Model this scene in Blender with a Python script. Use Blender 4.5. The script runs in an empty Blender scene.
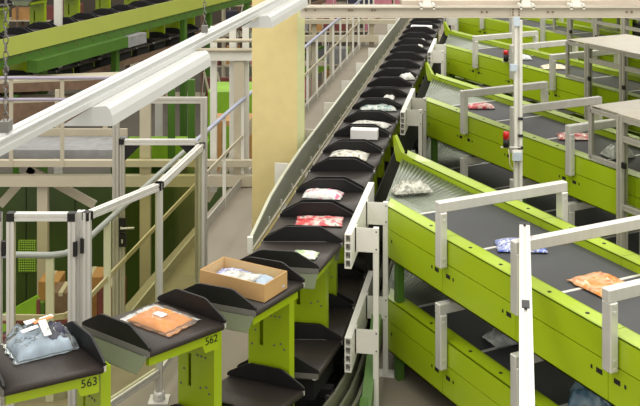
import bpy, bmesh, math, random
from mathutils import Vector, Matrix, noise
random.seed(7)
K = 4.1 / 4.8                     # drawing units -> metres
PI = math.pi
C = bpy.context.scene.collection
F, H, HY = 1040.0, 4.8, -125.0    # fitted to image pixels: focal length in px, eye height, horizon row

def at(px, py, z):                # point of the photograph that lies at height z
    Y = F * (H - z) / (py - HY)
    return Vector(((px - 320) / F * Y, Y, z))
def az(py, Y): return H - (py - HY) * Y / F
def ay(px, py, Y): return Vector(((px - 320) / F * Y, Y, az(py, Y)))

# ------------------------------------------------------------------ materials
M = {}
def mat(name, col, rough=0.5, metal=0.0, var=0.06, scale=6.0, bump=0.0, spec=0.5, coat=0.0, stretch=None):
    m = bpy.data.materials.new(name); m.use_nodes = True
    nt = m.node_tree; b = nt.nodes['Principled BSDF']
    b.inputs['Roughness'].default_value = rough; b.inputs['Metallic'].default_value = metal
    b.inputs['Specular IOR Level'].default_value = spec
    b.inputs['Coat Weight'].default_value = coat
    tc = nt.nodes.new('ShaderNodeTexCoord'); mp = nt.nodes.new('ShaderNodeMapping')
    nt.links.new(tc.outputs['Object'], mp.inputs['Vector'])
    if stretch: mp.inputs['Scale'].default_value = stretch
    n = nt.nodes.new('ShaderNodeTexNoise'); n.inputs['Scale'].default_value = scale; n.inputs['Detail'].default_value = 5
    nt.links.new(mp.outputs['Vector'], n.inputs['Vector'])
    r = nt.nodes.new('ShaderNodeValToRGB')
    r.color_ramp.elements[0].position = .3; r.color_ramp.elements[1].position = .7
    r.color_ramp.elements[0].color = (*[c * (1 - var) for c in col], 1)
    r.color_ramp.elements[1].color = (*[min(1, c * (1 + var)) for c in col], 1)
    nt.links.new(n.outputs['Fac'], r.inputs['Fac']); nt.links.new(r.outputs['Color'], b.inputs['Base Color'])
    if bump:
        bp = nt.nodes.new('ShaderNodeBump'); bp.inputs['Strength'].default_value = bump; bp.inputs['Distance'].default_value = .01
        nt.links.new(n.outputs['Fac'], bp.inputs['Height']); nt.links.new(bp.outputs['Normal'], b.inputs['Normal'])
    M[name] = m; return m
mat('green', (.335, .462, .008), .34, var=.04, scale=1.5, coat=.15)
mat('deep_green', (.06, .15, .014), .45, var=.08, scale=2)
mat('wall_green', (.048, .085, .012), .35, var=.2, scale=1.2)
mat('lime', (.22, .42, .02), .5, var=.15, scale=3)
mat('olive_green', (.24, .28, .008), .45, var=.04, scale=2)
mat('conveyor_belt', (.038, .041, .044), .55, var=.08, scale=3, bump=.05)
mat('tray_belt', (.028, .0205, .0175), .5, var=.12, scale=14, bump=.1, stretch=(1, 6, 1))
mat('black', (.0032, .0027, .003), .55, var=.3, scale=10)
mat('matt_black', (.004, .004, .004), .8, var=.2)
mat('dark_steel', (.03, .03, .032), .5, .3)
mat('alu', (.66, .65, .615), .38, .4, var=.05, scale=20, stretch=(1, 1, .1))
mat('alu_warm', (.45, .43, .385), .42, .3, var=.05, scale=20)
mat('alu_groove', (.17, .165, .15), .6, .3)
mat('white_paint', (.70, .69, .63), .4, var=.03, scale=4)
mat('beam_cream', (.52, .475, .39), .5, var=.04)
mat('cream_paint', (.50, .45, .335), .5, var=.04, scale=4)
mat('lamp_white', (.50, .51, .50), .35, var=.02, scale=3)
mat('column_yellow', (.68, .56, .26), .8, var=.035, scale=9, bump=.08)
mat('column_chamfer', (.66, .67, .36), .8, var=.03, scale=9)
mat('floor_mat', (.24, .21, .158), .6, var=.06, scale=2.2, bump=.03)
mat('lower_floor', (.10, .09, .07), .7, var=.12, scale=1.2)
mat('guard_steel', (.25, .25, .205), .32, .1, var=.16, scale=2.2, stretch=(1, .4, 2))
mat('tube_blue', (.36, .385, .50), .4, var=.04)
mat('lavender', (.40, .36, .47), .5)
mat('card', (.50, .305, .125), .75, var=.06, scale=5)
mat('card_inner', (.62, .43, .21), .75, var=.05, scale=5)
mat('paper', (.82, .81, .78), .5, var=.02)
mat('box_white', (.80, .79, .79), .5, var=.02)
mat('orange_tag', (.75, .22, .06), .5)
mat('navy', (.03, .03, .06), .6)
mat('red_lens', (.55, .01, .012), .2, coat=.5)
mat('panel_blue', (.50, .58, .66), .5)
mat('grey_deck', (.26, .26, .265), .7, var=.15, scale=8)
mat('deck_pink', (.50, .43, .36), .6, var=.1, scale=2)
mat('maroon', (.16, .04, .035), .6, var=.2)
mat('pink', (.55, .20, .26), .6, var=.15)
mat('wood', (.42, .22, .07), .6, var=.12)
mat('rack_brown', (.18, .11, .07), .7, var=.2)
mat('back_wall', (.085, .07, .052), .9, var=.2, scale=.6)
mat('ribbed_steel', (.24, .27, .215), .28, .5, var=.08, scale=5)
mat('ink', (.01, .015, .005), .6)
mat('roller_green', (.20, .205, .145), .35, .4)
mat('rim_grey', (.48, .50, .40), .4, .2)
mat('cabinet_top', (.37, .34, .27), .35)
mat('garment_blue', (.36, .44, .53), .8, var=.2, scale=9, bump=.3)
mat('garment_orange', (.64, .235, .03), .75, var=.12, scale=9, bump=.3)

def patterned(name, cols, scale=14, rough=.3, seed=0., coat=.3, detail=3):
    m = bpy.data.materials.new(name); m.use_nodes = True; nt = m.node_tree; b = nt.nodes['Principled BSDF']
    b.inputs['Roughness'].default_value = rough; b.inputs['Coat Weight'].default_value = coat
    tc = nt.nodes.new('ShaderNodeTexCoord'); n = nt.nodes.new('ShaderNodeTexNoise'); n.noise_dimensions = '4D'
    n.inputs['Scale'].default_value = scale; n.inputs['W'].default_value = seed; n.inputs['Detail'].default_value = detail
    nt.links.new(tc.outputs['Object'], n.inputs['Vector'])
    r = nt.nodes.new('ShaderNodeValToRGB'); r.color_ramp.interpolation = 'LINEAR'
    while len(r.color_ramp.elements) < len(cols): r.color_ramp.elements.new(.5)
    for i, c in enumerate(cols):
        r.color_ramp.elements[i].position = .32 + .36 * i / max(1, len(cols) - 1); r.color_ramp.elements[i].color = (*c, 1)
    nt.links.new(n.outputs['Fac'], r.inputs['Fac']); nt.links.new(r.outputs['Color'], b.inputs['Base Color'])
    bp = nt.nodes.new('ShaderNodeBump'); bp.inputs['Strength'].default_value = .35; bp.inputs['Distance'].default_value = .01
    nt.links.new(n.outputs['Fac'], bp.inputs['Height']); nt.links.new(bp.outputs['Normal'], b.inputs['Normal'])
    M[name] = m
W1, W2 = (.72, .72, .68), (.30, .30, .26)
patterned('bag_red', [(.50, .03, .05), (.60, .06, .07), (.75, .60, .55), (.12, .13, .1)], 16, seed=1)
patterned('bag_pink', [(.5, .5, .48), W1, (.72, .72, .7), (.70, .12, .25), (.2, .2, .2)], 14, seed=2)
patterned('bag_tan', [(.33, .30, .18), (.5, .47, .36), W1, (.20, .18, .10)], 15, seed=3)
patterned('bag_mint', [(.42, .55, .36), W1, (.45, .58, .36), (.25, .35, .18)], 16, seed=4)
patterned('bag_teal', [(.12, .24, .22), W1, (.25, .40, .38), (.06, .1, .1)], 16, seed=5)
patterned('bag_white', [(.2, .2, .17), (.5, .5, .45), W1, W2], 13, seed=6)
patterned('bag_blue', [(.03, .07, .40), (.08, .14, .52), (.60, .64, .78), (.03, .06, .36), (.5, .55, .75)], 22, seed=7)
patterned('bag_orange', [(.72, .20, .03), (.74, .26, .05), (.74, .45, .26), (.62, .15, .02)], 13, seed=8)
patterned('bag_scarlet', [(.45, .04, .04), (.60, .08, .06), (.80, .62, .55), (.35, .03, .03)], 12, seed=9)
patterned('bag_clear', [(.14, .14, .10), (.35, .35, .28), (.58, .58, .50), (.20, .20, .15), (.6, .6, .55)], 14, seed=10)
patterned('bag_beige', [(.62, .52, .36), (.70, .60, .44), (.75, .68, .52), (.55, .45, .30)], 9, seed=11)
patterned('bag_grey', [(.50, .52, .52), (.70, .72, .72), (.38, .40, .40), (.6, .6, .6)], 9, seed=12)
patterned('bag_navy', [(.05, .12, .20), (.12, .24, .34), (.30, .42, .48), (.04, .08, .14)], 9, seed=13)

def see_through(name, tint, gloss=.12, rough=.05, body=None, body_fac=0.):
    m = bpy.data.materials.new(name); m.use_nodes = True; nt = m.node_tree; nt.nodes.remove(nt.nodes['Principled BSDF'])
    o = nt.nodes['Material Output']; t = nt.nodes.new('ShaderNodeBsdfTransparent'); t.inputs['Color'].default_value = (*tint, 1)
    g = nt.nodes.new('ShaderNodeBsdfGlossy'); g.inputs['Roughness'].default_value = rough; g.inputs['Color'].default_value = (.9, .92, .88, 1)
    lw = nt.nodes.new('ShaderNodeLayerWeight'); lw.inputs['Blend'].default_value = gloss
    mx = nt.nodes.new('ShaderNodeMixShader'); nt.links.new(lw.outputs['Fresnel'], mx.inputs['Fac'])
    nt.links.new(t.outputs[0], mx.inputs[1]); nt.links.new(g.outputs[0], mx.inputs[2]); last = mx
    if body:
        d = nt.nodes.new('ShaderNodeBsdfDiffuse'); d.inputs['Color'].default_value = (*body, 1)
        m2 = nt.nodes.new('ShaderNodeMixShader'); m2.inputs['Fac'].default_value = body_fac
        nt.links.new(mx.outputs[0], m2.inputs[1]); nt.links.new(d.outputs[0], m2.inputs[2]); last = m2
    nt.links.new(last.outputs[0], o.inputs['Surface']); M[name] = m
see_through('glass', (.90, .90, .78), .03)
see_through('hood_glass', (.90, .91, .86), .05)
see_through('film', (.93, .94, .94), .16, .14, (.70, .72, .74), .08)
see_through('cover_film', (.55, .60, .45), .25, .2, (.22, .25, .16), .7)
def emit(name, col, s):
    m = bpy.data.materials.new(name); m.use_nodes = True; nt = m.node_tree; b = nt.nodes['Principled BSDF']
    b.inputs['Base Color'].default_value = (*col, 1); b.inputs['Emission Color'].default_value = (*col, 1); b.inputs['Emission Strength'].default_value = s; M[name] = m
emit('tube_glow', (1, .98, .92), 4)
emit('mesh_glow', (.30, .42, .06), 1.0)  # no lamp: glow put into the material to brighten the mesh patch

# ------------------------------------------------------------------ mesh helpers (drawing units)
class MB:
    def __init__(self): self.bm = bmesh.new()
    def hexa(self, p):            # p: 8 points, bottom ring then top ring
        v = [self.bm.verts.new(q) for q in p]
        for f in ((3, 2, 1, 0), (4, 5, 6, 7), (0, 1, 5, 4), (1, 2, 6, 5), (2, 3, 7, 6), (3, 0, 4, 7)):
            self.bm.faces.new([v[i] for i in f])
        return self
    def box(self, x0, x1, y0, y1, z0, z1):
        return self.hexa([(x0, y0, z0), (x1, y0, z0), (x1, y1, z0), (x0, y1, z0), (x0, y0, z1), (x1, y0, z1), (x1, y1, z1), (x0, y1, z1)])
    def bar(self, a, b, w, h, up=(0, 0, 1)):   # w across, h along up
        a, b = Vector(a), Vector(b); d = (b - a).normalized(); up = Vector(up)
        if abs(d.dot(up)) > .99: up = Vector((0, 1, 0))
        s = d.cross(up).normalized(); u = s.cross(d).normalized(); s = s * w / 2; u = u * h / 2
        return self.hexa([a - s - u, a + s - u, b + s - u, b - s - u, a - s + u, a + s + u, b + s + u, b - s + u])
    def tube(self, pts, r, n=8, caps=True):
        pts = [Vector(p) for p in pts]; rings = []
        for i, p in enumerate(pts):
            d = (pts[min(i + 1, len(pts) - 1)] - pts[max(i - 1, 0)]).normalized()
            up = Vector((0, 0, 1)) if abs(d.z) < .95 else Vector((1, 0, 0))
            s = d.cross(up).normalized(); u = s.cross(d)
            rings.append([self.bm.verts.new(p + (s * math.cos(2 * PI * k / n) + u * math.sin(2 * PI * k / n)) * r) for k in range(n)])
        for A, B in zip(rings, rings[1:]):
            for k in range(n): self.bm.faces.new((A[k], A[(k + 1) % n], B[(k + 1) % n], B[k])).smooth = True
        if caps: self.bm.faces.new(rings[0][::-1]); self.bm.faces.new(rings[-1])
        return self
    def prism(self, poly, vec, smooth=False):   # polygon of 3-D points swept along vec
        vec = Vector(vec); a = [self.bm.verts.new(p) for p in poly]; b = [self.bm.verts.new(Vector(p) + vec) for p in poly]
        n = len(a); self.bm.faces.new(a[::-1]); self.bm.faces.new(b)
        for i in range(n): self.bm.faces.new((a[i], a[(i + 1) % n], b[(i + 1) % n], b[i])).smooth = smooth
        return self
    def sweep(self, rings, close=True):         # list of equal rings of points
        R = [[self.bm.verts.new(p) for p in r] for r in rings]; n = len(R[0])
        for A, B in zip(R, R[1:]):
            for k in range(n if close else n - 1): self.bm.faces.new((A[k], A[(k + 1) % n], B[(k + 1) % n], B[k]))
        if close: self.bm.faces.new(R[0][::-1]); self.bm.faces.new(R[-1])
        return self
    def lathe(self, x, y, prof, n=14):
        R = [[self.bm.verts.new((x + r * math.cos(2 * PI * k / n), y + r * math.sin(2 * PI * k / n), z)) for k in range(n)] for r, z in prof]
        for A, B in zip(R, R[1:]):
            for k in range(n): self.bm.faces.new((A[k], A[(k + 1) % n], B[(k + 1) % n], B[k])).smooth = True
        self.bm.faces.new(R[0][::-1]); self.bm.faces.new(R[-1]); return self
    def tslot(self, a, b, w=.06, groove=True, up=(0, 0, 1)):   # aluminium profile with a slot down each face
        a, b = Vector(a), Vector(b); d = (b - a).normalized(); up = Vector(up)
        if abs(d.dot(up)) > .99: up = Vector((0, 1, 0))
        s = d.cross(up).normalized(); u = s.cross(d).normalized(); h = w / 2; g = w * .12; e = w * .14
        sec = []
        for (p, q) in ((1, 0), (0, 1), (-1, 0), (0, -1)):     # outward normals of the four faces
            t = (-q, p)
            sec += [(p * h - t[0] * h, q * h - t[1] * h), (p * h - t[0] * g, q * h - t[1] * g), (p * (h - e) - t[0] * g, q * (h - e) - t[1] * g),
                    (p * (h - e) + t[0] * g, q * (h - e) + t[1] * g), (p * h + t[0] * g, q * h + t[1] * g)]
        return self.sweep([[a + s * x + u * y for x, y in sec], [b + s * x + u * y for x, y in sec]])
    def bevel(self, w, seg=1):
        self.bm.normal_update()
        es = [e for e in self.bm.edges if len(e.link_faces) == 2 and e.calc_face_angle(0) > .5]
        bmesh.ops.bevel(self.bm, geom=es, offset=w, segments=seg, affect='EDGES', profile=.5); return self

LOC = {}
def pieces(name, mb, m, parent, world=False):
    """every loose piece of the mesh becomes a part of its own"""
    bm = mb.bm; seen = set(); out = []
    for v0 in bm.verts:
        if v0 in seen: continue
        comp = []; todo = [v0]; seen.add(v0)
        while todo:
            v = todo.pop(); comp.append(v)
            for e in v.link_edges:
                w = e.other_vert(v)
                if w not in seen: seen.add(w); todo.append(w)
        n = MB(); mp = {v: n.bm.verts.new(v.co) for v in comp}
        for f in {f for v in comp for f in v.link_faces}: n.bm.faces.new([mp[v] for v in f.verts])
        out.append(part(name, n, m, parent, world))
    bm.free(); return out
def thing(name, label, cat, loc=(0, 0, 0), rz=0., group=None):
    o = bpy.data.objects.new(name, None); C.objects.link(o); o.empty_display_size = .1
    o.location = Vector(loc) * K; o.rotation_euler = (0, 0, rz); o['label'] = label; o['category'] = cat
    if group: o['group'] = group
    LOC[o.name] = Matrix.Translation(loc) @ Matrix.Rotation(rz, 4, 'Z'); return o
def part(name, mb, m, parent=None, world=False, label=None):
    """one mesh object; world=True when the mesh was drawn in place and must be taken into its thing's frame"""
    bm = mb.bm
    bmesh.ops.recalc_face_normals(bm, faces=bm.faces)
    root = parent
    while root is not None and root.parent is not None: root = root.parent
    if world and root is not None: bm.transform(LOC[root.name].inverted())
    bm.transform(Matrix.Scale(K, 4))
    me = bpy.data.meshes.new(name); bm.to_mesh(me); bm.free()
    for k in (m if isinstance(m, (list, tuple)) else [m]): me.materials.append(M[k])
    o = bpy.data.objects.new(name, me); C.objects.link(o)
    if parent is not None: o.parent = parent
    if label: o['label'] = label
    return o
def solo(name, mb, m, label, cat, group=None, origin=None, rz=0.):
    """a thing that is one mesh, drawn in place; origin = its base"""
    mt = Matrix.Translation(origin) @ Matrix.Rotation(rz, 4, 'Z')
    mb.bm.transform(mt.inverted()); o = part(name, mb, m)
    o.location = Vector(origin) * K; o.rotation_euler = (0, 0, rz); o['label'] = label; o['category'] = cat
    if group: o['group'] = group
    return o
def structure(name, mb, m):
    o = part(name, mb, m); o['kind'] = 'structure'; return o
def copy_tree(o, parent=None):
    c = o.copy(); C.objects.link(c)
    if parent is not None: c.parent = parent
    for ch in list(o.children): copy_tree(ch, c)
    return c
def place(o, loc, rz, label, group=None):
    o.location = Vector(loc) * K; o.rotation_euler = (0, 0, rz); o['label'] = label
    LOC[o.name] = Matrix.Translation(loc) @ Matrix.Rotation(rz, 4, 'Z')
    if group: o['group'] = group
    return o

# ------------------------------------------------------------------ the sorter's path
sl_ = Vector((200, 1040, 0)).normalized()            # heading of the hanging light and of the near guard rail
sv = Vector((188.5, 1040, 0)).normalized(); tv = Vector((sv.y, -sv.x, 0))   # heading of the straight line; across it
PIV = sl_ * 10 + Vector((sl_.y, -sl_.x, 0)) * -1.9
def st(s, t, z=0.): return PIV + sv * (s - 10) + tv * (t + 1.9) + Vector((0, 0, z))
R0, SA, T0 = 3.588, 9.378, -1.935
def path(q):
    """centre of the track, outward direction, direction away from the camera"""
    if q >= SA: return st(q, T0), tv.copy(), sv.copy()
    ph = (SA - q) / R0; c = st(SA, T0 - R0); o = tv * math.cos(ph) - sv * math.sin(ph)
    return c + o * R0, o, tv * math.sin(ph) + sv * math.cos(ph)
def on_path(q, x, z): c, o, d = path(q); return c + o * x + Vector((0, 0, z))

# ------------------------------------------------------------------ setting
fl = MB()
edge = [st(60, -4.32), st(12, -4.32), st(10.15, -4.30), Vector((-2.35, 9.55, 0)), Vector((-9, 9.3, 0)), Vector((-9, -1, 0)), Vector((22, -1, 0)), Vector((22, 58, 0))]
fl.prism([Vector((p.x, p.y, -.25)) for p in edge], (0, 0, .25))
structure('floor', fl, 'floor_mat')
lf = MB().box(-30, 16, 8, 62, -3.2, -3.0); o = structure('floor_lower', lf, 'lower_floor')
structure('wall_back', MB().box(-30, 32, 46, 46.3, -3.2, 8), 'back_wall')
structure('wall_left', MB().box(-30.3, -30, -2, 46, -3.2, 8), 'back_wall')

# ------------------------------------------------------------------ double-deck carriers
HL, HW, SHEAR = .326, .362, .17
def belt_mesh(z):                 # belt wrapped around two rollers that lie along the outer and inner edges
    m = MB(); th = .058; sec = []
    for k in range(9): a = -PI / 2 + PI * k / 8; sec.append((HW - th / 2 + th / 2 * math.cos(a), z - th / 2 + th / 2 * math.sin(a)))
    for k in range(9): a = PI / 2 + PI * k / 8; sec.append((-HW + th / 2 + th / 2 * math.cos(a), z - th / 2 + th / 2 * math.sin(a)))
    m.prism([(x, -HL + .015, zz) for x, zz in sec], (0, 2 * HL - .03, 0), True); return m
def flap_mesh(y, z, w=.345):
    sec = [(-w, 0), (w, 0), (w, .022), (w - .02, .04), (.16, .130), (.13, .137), (-.13, .137), (-.16, .130), (-w + .02, .04), (-w, .022)]
    return MB().prism([(x, y - .008, z + q) for x, q in sec], (0, .016, 0))
def number_mesh(txt, size):
    cu = bpy.data.curves.new('number', 'FONT'); cu.body = txt; cu.size = size; cu.extrude = .001; cu.align_x = 'CENTER'
    to = bpy.data.objects.new('number', cu); C.objects.link(to)
    dg = bpy.context.evaluated_depsgraph_get(); dg.update(); me = to.evaluated_get(dg).to_mesh()
    m = MB(); m.bm.from_mesh(me); to.evaluated_get(dg).to_mesh_clear(); bpy.data.objects.remove(to); bpy.data.curves.remove(cu)
    return m
def make_carrier(half, wide):
    global HL, HW
    HL, HW = half, wide
    root = thing('sorter_carrier', 'x', 'sorter carrier', (0, 0, 0), 0, 'double-deck carriers of the sorting line')
    for z in (1.5, .62):
        b = part('belt', belt_mesh(z), 'tray_belt', root)
        for y in (-HL + .007, HL - .007):
            e = MB().box(-HW, HW, y - .007, y + .007, z - .04, z + .004)
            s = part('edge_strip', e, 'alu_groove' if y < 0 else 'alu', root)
        for y in (-HL + .02, HL - .02):
            c = MB(); c.tube([(HW - .033, y - .018, z - .029), (HW - .033, y + .018, z - .029)], .026, 10); c.bevel(.004)
            part('roller_cap', c, 'white_paint', root, label='white rounded cap at the belt corner')
        part('flap', flap_mesh(HL - .012, z), 'black', root); part('flap', flap_mesh(-HL + .012, z), 'black', root)
    cv = MB(); n = 9               # ribbed plastic sheet that hangs from the front edge over the gap to the next carrier
    ring = []
    for i in range(n + 1):
        f = i / n; y = -HL - .005 - .085 * f; z = 1.46 - .085 * f
        for g in (0, .5):
            if g and i == n: break
            ring.append((y - .085 * g / n, z - .085 * g / n + (.007 if g else 0)))
    sec = ring + [(y, z - .006) for y, z in ring[::-1]]
    cv.prism([(-.31, y, z) for y, z in sec], (.65, 0, 0))
    part('gap_cover', cv, 'cover_film', root, label='ribbed translucent sheet hanging over the gap')
    sb = MB()                      # side beam, deeper at the rear where the number stands
    sb.prism([(.27, -.30, 1.44), (.27, .31, 1.44), (.27, .31, 1.37), (.27, -.30, 1.375)], (.03, 0, 0))
    sb.box(-.30, -.27, -.30, .31, 1.36, 1.44).box(-.27, .27, .27, .30, 1.36, 1.44).box(-.27, .27, -.28, -.25, 1.39, 1.44)
    part('tray_frame', sb, 'green', root)
    cp = MB()                      # column plate with slot: four strips around the slot plus two flanges
    y0, y1 = HL + .035, HL + .047; z0, z1 = .40, 1.42; w = .185
    cp.box(-w, -.085, y0, y1, z0, z1).box(-.05, w, y0, y1, z0, z1).box(-.085, -.05, y0, y1, z0, .90).box(-.085, -.05, y0, y1, 1.15, z1)
    cp.box(-w, -w + .012, y1, y1 + .05, z0, z1).box(w - .012, w, y1, y1 + .05, z0, z1).box(-w, w, y1 + .05, y1 + .06, z0, z1)
    cp.box(-w, w, HL - .06, y1, 1.38, 1.42)
    col = part('column_plate', cp, 'green', root)
    bo = MB()
    for x, z in ((-.12, 1.02), (-.15, .90), (.05, .92), (.11, .94), (.14, .90), (.04, 1.24), (.08, 1.24), (.02, 1.16), (.06, 1.16), (.1, 1.16)):
        bo.box(x - .007, x + .007, y0 - .006, y0 + .002, z - .007, z + .007)
    pieces('bolt', bo, 'alu_groove', col)
    ch = MB().box(-.28, .28, -.26, .28, .36, .53).box(-.36, .36, -.05, .05, .28, .36)
    part('chassis', ch, 'matt_black', root)
    wh = MB()
    for x in (-.34, .34): wh.tube([(x - .025, 0, .27), (x + .025, 0, .27)], .07, 12)
    pieces('wheel', wh, 'dark_steel', root)
    for o in root.children_recursive:            # meshes sheared out of square to match edge slopes in the image
        for v in o.data.vertices: v.co.y += SHEAR * v.co.x
    return root
curve_carrier = make_carrier(.343, .342); carrier = make_carrier(.358, .362)
info = {  # carrier counted from the start of the straight: (centre on the path, what singles it out)
 -4: (6.18, 'double-deck carrier numbered 563 under the large clear bag of pale blue clothes'),
 -3: (7.105, 'double-deck carrier numbered 562 under the near flat orange garment packet'),
 -2: (7.985, 'double-deck carrier under the open cardboard tray, green column plate below'),
 -1: (8.865, 'double-deck carrier under the small pale green packet, just past the cardboard tray'),
 0: (None, 'black double-deck carrier under the red and white printed packet'),
 1: (None, 'black double-deck carrier under the white packet with the pink print'),
 2: (None, 'empty black carrier between the pink-printed packet and the tan and white packet'),
 3: (None, 'black double-deck carrier under the tan and white crumpled packet'),
 4: (None, 'black double-deck carrier under the nearer white box'),
 5: (None, 'black carrier under the long pale packet just beyond the nearer white box'),
 6: (None, 'black double-deck carrier under the teal and white packet'),
 7: (None, 'black carrier under the small white packet just beyond the teal packet'),
 8: (None, 'empty black carrier just nearer than the small bright triangular packet'),
 9: (None, 'black carrier under the small bright triangular packet'),
 10: (None, 'empty black carrier next beyond the small bright triangular packet'),
 11: (None, 'empty black carrier second beyond the small bright triangular packet'),
 12: (None, 'empty black carrier just nearer than the two tiny far packets'),
 13: (None, 'black carrier under the nearer of the two tiny far packets'),
 14: (None, 'black carrier under the farther of the two tiny far packets'),
 15: (None, 'empty black carrier just nearer than the far white box'),
 16: (None, 'black carrier under the far white box near the overhead beam'),
 17: (None, 'empty black carrier just beyond the far white box'),
 18: (None, 'farthest fully seen empty black carrier, just below the overhead cream beam'),
 19: (None, 'black carrier at the far end, cut by the overhead cream beam')}
GROUP = 'double-deck carriers of the sorting line'
CAR = {}
used = set()
for k, (q, lab) in info.items():
    if q is None: q = 9.12 + .785 * (k + .5)
    c, o, d = path(q); rz = math.atan2(o.y, o.x)
    if k < -2: c = c - o * .045                  # these two shifted slightly inward to match their corners in the image
    src = curve_carrier if k < 0 else carrier
    r = copy_tree(src) if src in used else src; used.add(src)
    place(r, c, rz, lab, GROUP); CAR[k] = (r, c, rz, q)
for k, txt in ((-4, '563'), (-3, '562')):
    pl_ = part('number_plate', MB().prism([(.272, .315, 1.38), (.272, .315, 1.31), (.272, .19, 1.31), (.272, .16, 1.38)], (.027, 0, 0)), 'green', CAR[k][0])
    m = number_mesh(txt, .078)
    for v in pl_.data.vertices: v.co.y += SHEAR * v.co.x
    m.bm.transform(Matrix(((0, 0, 1, .302), (1, 0, 0, .296), (0, 1, 0, 1.367), (0, 0, 0, 1))))
    part('number', m, 'ink', CAR[k][0], label='black number %s stencilled on the green frame' % txt)

# track: rails under the carriers and curved guide strips on the outer side
tr = thing('sorter_track', 'grey-green steel track curving under the double-deck carriers', 'track', path(8.0)[0])
def strip(x0, x1, z0, z1, qa, qb, n):
    rings = []
    for i in range(n + 1):
        q = qa + (qb - qa) * i / n
        rings.append([on_path(q, x0, z0), on_path(q, x1, z0), on_path(q, x1, z1), on_path(q, x0, z1)])
    return MB().sweep(rings)
for nm, a in (('rail', (-.39, -.30, .10, .20)), ('rail', (.30, .39, .10, .20)), ('guide_strip', (.42, .445, .20, .40)), ('guide_strip', (.475, .50, .12, .30)),
              ('guide_strip', (.53, .56, .02, .22)), ('guide_strip', (-.45, -.42, .15, .35))):
    part(nm, strip(*a, 5.2, 26, 70), 'roller_green' if nm == 'guide_strip' else 'dark_steel', tr, world=True)
part('bed', strip(-.42, .42, .0, .03, 5.2, 26, 60), 'matt_black', tr, world=True)
sl = MB()
for i in range(20):
    q = 5.4 + i * 1.1; c, o, d = path(q)
    sl.bar(c + o * -.56 + Vector((0, 0, .065)), c + o * .56 + Vector((0, 0, .065)), .06, .07)
pieces('sleeper', sl, 'dark_steel', tr, world=True)
# green bracket of the outer strip, beside the guide rail
part('shade_sheet', strip(.41, .42, .70, 1.33, 10.45, 26, 30), 'matt_black', tr, world=True, label='black sheet added as shade under the carriers')  # added black sheet: stands in for the deep shade beside the carriers
gb = MB(); a = st(9.35, -1.36, .42); gb.bar(st(9.0, -1.33, .10), st(9.75, -1.33, .60), .09, .16).bar(st(8.75, -1.35, .07), st(9.05, -1.35, .16), .07, .12)
part('bracket', gb, 'deep_green', tr, world=True, label='dark green angled bracket')

# ------------------------------------------------------------------ parcels
def pillow(w, l, h, seed, n=18, crumple=.25, pw=3.):
    """a stuffed or flat polybag: sealed rim, puffed middle, creases"""
    m = MB(); top = []; bot = []; rnd = random.Random(seed); off = Vector((seed * 3.7, seed * 1.3, 0))
    for j in range(n + 1):
        rt, rb = [], []
        for i in range(n + 1):
            u, v = 2 * i / n - 1, 2 * j / n - 1
            e = max(0, (1 - abs(u) ** pw) * (1 - abs(v) ** pw)) ** .6
            nz = noise.noise(Vector((u * 2.2, v * 2.2, 0)) + off); n2 = noise.noise(Vector((u * 5, v * 5, 3)) + off)
            x = u * w / 2 * (1 + .09 * noise.noise(Vector((v * 3, 9, seed)))); y = v * l / 2 * (1 + .10 * noise.noise(Vector((u * 3, 5, seed))))
            zt = .006 + h * e * (1 - crumple + crumple * (nz * .9 + .5) + crumple * .5 * n2 + crumple * .55 * abs(noise.noise(Vector((u * 7, v * 7, 8)) + off))); rt.append(m.bm.verts.new((x, y, max(zt, .008))))
            rb.append(rt[-1] if False else m.bm.verts.new((x, y, .0 + (0.004 if e == 0 else 0))))
        top.append(rt); bot.append(rb)
    for j in range(n):
        for i in range(n):
            m.bm.faces.new((top[j][i], top[j][i + 1], top[j + 1][i + 1], top[j + 1][i])).smooth = True
            m.bm.faces.new((bot[j][i], bot[j + 1][i], bot[j + 1][i + 1], bot[j][i + 1]))
    for i in range(n):
        m.bm.faces.new((top[0][i], bot[0][i], bot[0][i + 1], top[0][i + 1])); m.bm.faces.new((top[n][i + 1], bot[n][i + 1], bot[n][i], top[n][i]))
        m.bm.faces.new((top[i][0], top[i + 1][0], bot[i + 1][0], bot[i][0])); m.bm.faces.new((top[i][n], bot[i][n], bot[i + 1][n], top[i + 1][n]))
    return m
srz = math.atan2(tv.y, tv.x)      # heading of the straight carriers
def packet(name, px, py, z, w, l, h, rz, m, label, cat='packet', group=None, seed=1, crumple=.3):
    p = at(px, py, z); mb = pillow(w, l, h, seed, crumple=crumple); o = part(name, mb, m)
    o.location = Vector((p.x, p.y, z + .003)) * K; o.rotation_euler = (0, 0, rz); o['label'] = label; o['category'] = cat
    if group: o['group'] = group
    return o
GP = 'packets riding on the carriers'
ZT = 1.505
packet('polybag', 305, 256, ZT, .22, .17, .03, path(8.85)[1].to_2d().angle_signed(Vector((1, 0))) + .1, 'bag_mint', 'small pale green and white packet on the carrier before the curve', group=GP, seed=2)
packet('polybag', 319.5, 222, ZT, .44, .26, .028, srz + .1, 'bag_red', 'red and white printed packet lying flat on a black carrier', group=GP, seed=3)
packet('polybag', 323, 196.0, ZT, .40, .24, .06, srz, 'bag_pink', 'white crumpled packet with a pink print on a black carrier', group=GP, seed=4)
packet('polybag', 349, 157, ZT, .45, .30, .06, srz, 'bag_tan', 'tan and white crumpled packet two carriers nearer than a white box', group=GP, seed=5)
packet('polybag', 371, 125.5, ZT, .50, .22, .05, srz - .2, 'bag_white', 'long pale packet on the carrier just beyond the nearer white box', group=GP, seed=6)
packet('polybag', 378, 109.5, ZT, .50, .26, .06, srz + .2, 'bag_teal', 'teal and white crumpled packet across a black carrier', group=GP, seed=7)
packet('polybag', 389, 98.5, ZT, .16, .2, .04, srz, 'bag_white', 'small white packet just beyond the teal packet', group=GP, seed=8)
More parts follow.
